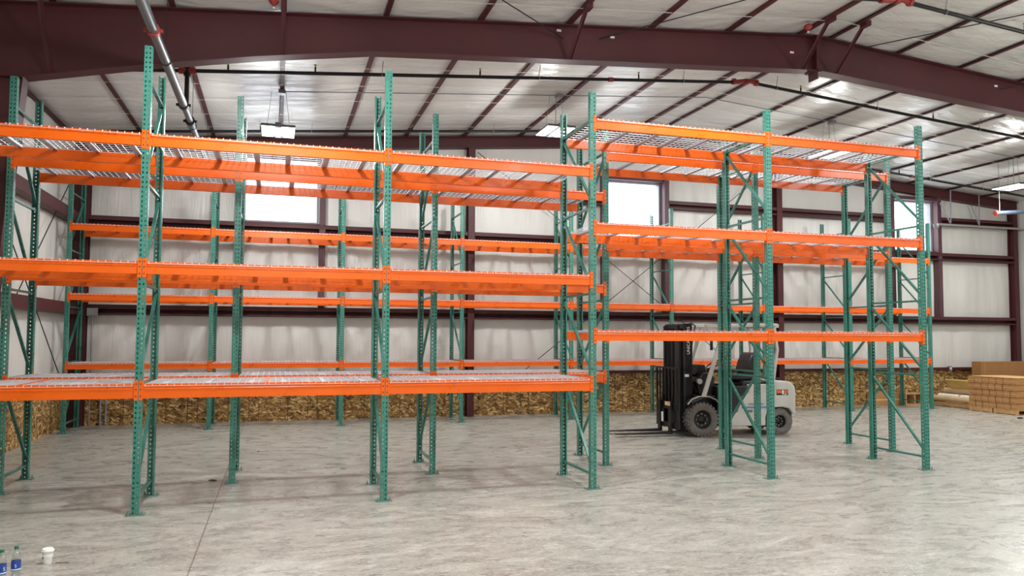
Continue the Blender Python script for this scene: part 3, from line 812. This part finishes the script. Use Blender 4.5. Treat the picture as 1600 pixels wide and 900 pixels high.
P(MB().box(-.552,-.542,.02,.10,.24,.42), 'data_plate', 'white_ink')
P(MB().box(-.555,-.54,-.30,-.08,.56,.63), 'fork_latch', 'kraft')
P(MB().box(-.275,-.19,-.3625,-.3602,1.10,1.15), 'warning_sticker', 'label_w')
P(MB().tube([(-.02,-.40,1.02),(-.02,-.47,1.02)], .05, 14).tube([(-.02,-.36,1.02),(-.02,-.41,1.02)], .02, 8), 'work_light', 'bolt')
def text(body, size, loc, rot, mat, name, parent, depth=.002):
    cu = bpy.data.curves.new(name, 'FONT'); cu.body = body; cu.size = size; cu.extrude = depth; cu.align_x = 'LEFT'
    to = bpy.data.objects.new(name+'_tmp', cu); COL.objects.link(to)
    bpy.context.view_layer.update()
    me = bpy.data.meshes.new_from_object(to.evaluated_get(bpy.context.evaluated_depsgraph_get()))
    bpy.data.objects.remove(to, do_unlink=True); bpy.data.curves.remove(cu)
    me.materials.clear(); me.materials.append(M[mat])
    o_ = bpy.data.objects.new(name, me); COL.objects.link(o_); o_.parent = parent; o_.location = loc; o_.rotation_euler = rot
    return o_
text('UNICARRIERS', .085, (-.17,-.3635,1.52), (PI/2,-PI/2,0), 'white_ink', 'mast_lettering', fk)
text('D', .13, (1.50,.46,1.72), (PI/2,0,0), 'ink', 'pillar_letter', fk)
text('2458', .07, (.86,-.549,.44), (PI/2,0,0), 'ink', 'number_lettering', fk)
text('UNICARRIERS', .05, (.92,-.549,.575), (PI/2,0,0), 'mgrey', 'panel_lettering', fk)

# ------------------------------------------------------------------ pallets, cartons, rolls at right
def pallet(x, y, rz, L, W, label, h=.12):
    o = empty('wooden_pallet', (x, y, 0), rz); tag(o, label, 'pallet')
    n = 7
    for k in range(n):
        yy = -W/2 + .045 + (W-.09)*k/(n-1); MB().box(-L/2, L/2, yy-.045, yy+.045, h-.018, h).build('deck_board', M['wood'], o)
    for yy in (-W/2+.045, 0, W/2-.045): MB().box(-L/2, L/2, yy-.04, yy+.04, .0, .016).build('bottom_board', M['wood'], o)
    for xx in (-L/2+.02, 0, L/2-.02): MB().box(xx-.019, xx+.019, -W/2, W/2, .016, h-.018).build('stringer', M['wood'], o)
    return o
# carton stack: long cartons, square ends facing the camera side (-x)
sx, sy = 17.02, 14.97; rz = 0.0
def stk(u, v, z): # u along the row of ends, v depth
    c, s = math.cos(rz), math.sin(rz)
    return (sx + v*c - u*s, sy + v*s + u*c, z)
pallet(*stk(-.35,.60,0)[:2], rz, 1.18, .66, 'wooden pallet under the near half of the brown carton stack')
pallet(*stk(.35,.60,0)[:2], rz, 1.18, .66, 'wooden pallet under the far half of the brown carton stack')
order = ['bottom', 'second', 'third', 'fourth', 'top']
ordc = ['first', 'second', 'third', 'fourth', 'fifth', 'sixth', 'seventh', 'eighth']
cz0, ch = .12, .152; ncol = 7; cwid = .196
proto = None
def carton(w, h, l):
    o = MB().box(0, l, -w/2+.009, w/2-.009, 0, h-.010).build('carton', M['card'], None, .004)
    MB().box(-.0015, .0, -w/2+.01, w/2-.01, h*.47, h*.53).box(-.0015, l, -.02, .02, h-.0035, h-.0025).build('tape_strip', M['tape'], o)
    return o
for L_ in range(5):
    for c_ in range(ncol):
        if proto is None: proto = carton(cwid, ch, 1.2); o = proto
        else: o = copy_tree(proto)
        u = -.686 + cwid*(c_+.5) + (.02 if L_ % 2 else 0)
        v = random.random()*.03 - .02*(L_ > 2)*(c_ > 4)
        p = stk(u, v, cz0 + L_*ch)
        o.location = p; o.rotation_euler = (0, 0, rz)
        tag(o, 'brown carton in the pallet stack, %s layer, %s from the near end' % (order[L_], ordc[c_]), 'carton', 'brown cartons stacked on the pallets')
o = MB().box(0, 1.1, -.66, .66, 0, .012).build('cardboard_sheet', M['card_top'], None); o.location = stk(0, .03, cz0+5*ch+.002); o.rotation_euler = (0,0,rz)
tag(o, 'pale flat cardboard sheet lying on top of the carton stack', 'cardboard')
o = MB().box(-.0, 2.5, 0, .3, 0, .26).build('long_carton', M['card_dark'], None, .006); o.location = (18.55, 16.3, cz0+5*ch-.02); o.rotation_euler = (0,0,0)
o.location = (18.35, 16.45, .0)
tag(o, 'long brown carton standing behind the carton stack against the wall', 'carton')
o.data.transform(Matrix.Scale(1.21/.26, 4, (0,0,1)))
MB().box(.12, .14, -.002, .302, .0, 1.212).build('tape_strip', M['card'], o)
# rolls on a pallet
rp = math.radians(-62)
pallet(17.82, 16.47, 0, .95, 1.5, 'wooden pallet under the paper and plastic rolls', .13)
def roll(p, L, r, ang, mat, label, core=True):
    o = empty('material_roll', p, ang); tag(o, label, 'roll')
    MB().tube([(-L/2,0,r),(L/2,0,r)], r, 20).build('wrapped_sheet', M[mat], o)
    MB().tube([(-L/2-.012,0,r),(L/2+.012,0,r)], r*.35, 12).build('core_tube', M['card'], o)
    return o
ang = math.radians(90)
def rp_(a, b, z): return (17.45 + b, 16.47 + a, z)   # a along rolls, b towards right wall
roll(rp_(0,.0,.132), 1.44, .08, ang, 'kraft', 'tan paper roll lying lowest at the front of the roll pallet')
roll(rp_(.36,.20,.132), .66, .10, ang, 'white_roll', 'white roll on the roll pallet, its far half')
roll(rp_(-.36,.20,.132), .66, .10, ang, 'white_roll', 'white roll on the roll pallet, nearer the cartons')
roll(rp_(.0,.41,.132), 1.44, .09, ang, 'kraft', 'tan paper roll lying on the pallet behind the white rolls')
roll(rp_(-.02,.40,.313), 1.42, .085, ang, 'kraft', 'tan paper roll lying on top of another behind the white rolls')
o = MB().box(-.55,.60,-.02,.02,0,.30).build('foam_board_bundle', M['yellow_sheet'], None, .006)
o.location = (17.83,16.37,.484); o.rotation_euler = (math.radians(-38), 0, ang); tag(o, 'yellowish board bundle tilted on top of the paper rolls', 'board')
MB().box(-.55,.60,-.022,.022,-.012,.0).build('edge_strip', M['kraft'], o)
o = MB().box(-.01,.01,-.35,.25,0,.018).build('wood_strip', M['wood']); o.location = (17.34,16.4,.132); tag(o, 'pale wood strip lying on the front edge of the roll pallet', 'wood strip')
# debris pallet parts between racks and wall
o = empty('wooden_crate', (16.85,17.36,0), math.radians(0)); tag(o, 'small wooden crate standing against the strand board behind the racks', 'crate')
MB().box(-.32,.32,-.14,.14,.0,.04).box(-.32,.32,-.14,.14,.30,.34).build('deck_board', M['wood'], o)
for x in (-.30,0,.30): MB().box(x-.02,x+.02,-.13,.13,.04,.30).build('stringer', M['wood'], o)
o = MB().box(-.5,.5,-.1,.1,0,.34).build('flat_carton', M['card'], None, .004); o.location = (16.0,17.42,0); tag(o, 'low brown carton against the strand board wall beside the small crate', 'carton')
MB().box(-.501,.501,-.102,.102,.15,.18).build('tape_strip', M['tape'], o)
o = MB().box(18.28,18.38,17.42,17.50,.93,1.06).build('outlet_box', M['conduit'], None, .004); tag(o, 'small metal outlet box on top of the strand board near the cartons', 'outlet')
MB().box(18.30,18.36,17.415,17.42,.96,1.03).build('cover_plate', M['white_ink'], o)
o = MB().box(-.06,.06,-.04,.04,0,.03).build('wood_offcut', M['black'], None, .006); o.location = (16.45,13.75,0); o.rotation_euler=(0,0,.4); tag(o, 'dark scrap block on the floor before the carton stack', 'scrap')

# ------------------------------------------------------------------ things on the floor
def bottle(x, y, label, rz):
    o = empty('water_bottle', (x, y, 0), rz); tag(o, label, 'bottle', 'plastic water bottles on the floor')
    prof = [(0,.004),(.022,0),(.03,.006),(.0325,.02),(.031,.035),(.0325,.05),(.0325,.125),(.0315,.135),(.0325,.145),(.030,.165),(.022,.188),(.014,.203),(.0125,.212),(.0125,.216)]
    MB().lathe(prof, n=24).build('body', M['bottle'], o)
    lb_ = MB().lathe([(.0330,.052),(.0334,.054),(.0334,.121),(.0330,.123)], n=24).build('label_sleeve', M['label'], o)
    MB().lathe([(.0336,.058),(.0337,.059),(.0337,.066),(.0336,.067)], n=24).build('label_band', M['label_w'], lb_)
    t_ = text('S', .036, (.006,-.0345,.080), (PI/2,0,0), 'white_ink', 'label_logo', lb_, .0005)
    bpy.data.objects[t_.name].data
    MB().lathe([(0,.232),(.0145,.231),(.0152,.228),(.0152,.212),(.0145,.210),(0,.210)], n=20).build('cap', M['cap'], o)
    return o
bottle(-1.862, 6.80, 'clear water bottle with blue label and green cap, closer to the cup', -.2)
bottle(-1.935, 6.72, 'clear water bottle with blue label at the very frame edge', .4)
o = empty('coffee_cup', (-1.732, 7.135, 0)); tag(o, 'white paper coffee cup with white lid standing on concrete floor', 'cup')
MB().lathe([(0,.003),(.030,0),(.031,.003),(.040,.098),(.042,.1)], n=28).build('body', M['cup'], o)
MB().lathe([(.0425,.094),(.047,.096),(.047,.102),(.042,.106),(.041,.117),(.038,.119),(.035,.113),(0,.112)], n=28).build('lid', M['cup'], o)
MB().lathe([(.0350,.045),(.0362,.046),(.0393,.073),(.038,.074)], n=28).build('sleeve_ring', M['cup'], o)
MB().box(-.030,-.022,-.0335,-.0325,.045,.056).build('printed_mark', M['ink'], o)
o = MB().box(-.05,.05,-.004,.004,0,.004).build('wooden_stirrer', M['stick']); o.location = (-1.62,7.11,0); o.rotation_euler=(0,0,-.15); tag(o, 'thin brown stick on the floor right beside the paper cup', 'stick')
o = MB().tube([(-.05,0,.012),(-.01,.01,.014),(.03,-.006,.012),(.05,.01,.01)], .011, 7, rs=[.005,.012,.013,.004]).build('leaf_scrap', M['stick']); o.location = (-.742,10.52,0); tag(o, 'small crumpled brown scrap on the floor under the racks', 'scrap')
o = MB().tube([(-.02,0,.006),(.0,.004,.007),(.02,0,.006)], .006, 6).build('metal_scrap', M['black']); o.location = (-.242,12.97,0); tag(o, 'tiny dark metal scrap on the floor behind the middle rack', 'scrap')

# ------------------------------------------------------------------ daylight and exposure
w = bpy.data.worlds.new('daylight'); SC.world = w; w.use_nodes = True
bg = w.node_tree.nodes['Background']; bg.inputs[0].default_value = (.93,.97,1,1); bg.inputs[1].default_value = 6.0
SC.view_settings.view_transform = 'Standard'; SC.view_settings.look = 'None'; SC.view_settings.gamma = 1; SC.view_settings.use_curve_mapping = False
SC.view_settings.exposure = 0.0
SC.cycles.use_denoising = True
SC.cycles.max_bounces = 8; SC.cycles.diffuse_bounces = 5; SC.cycles.transparent_max_bounces = 12
SC.cycles.sample_clamp_indirect = 6
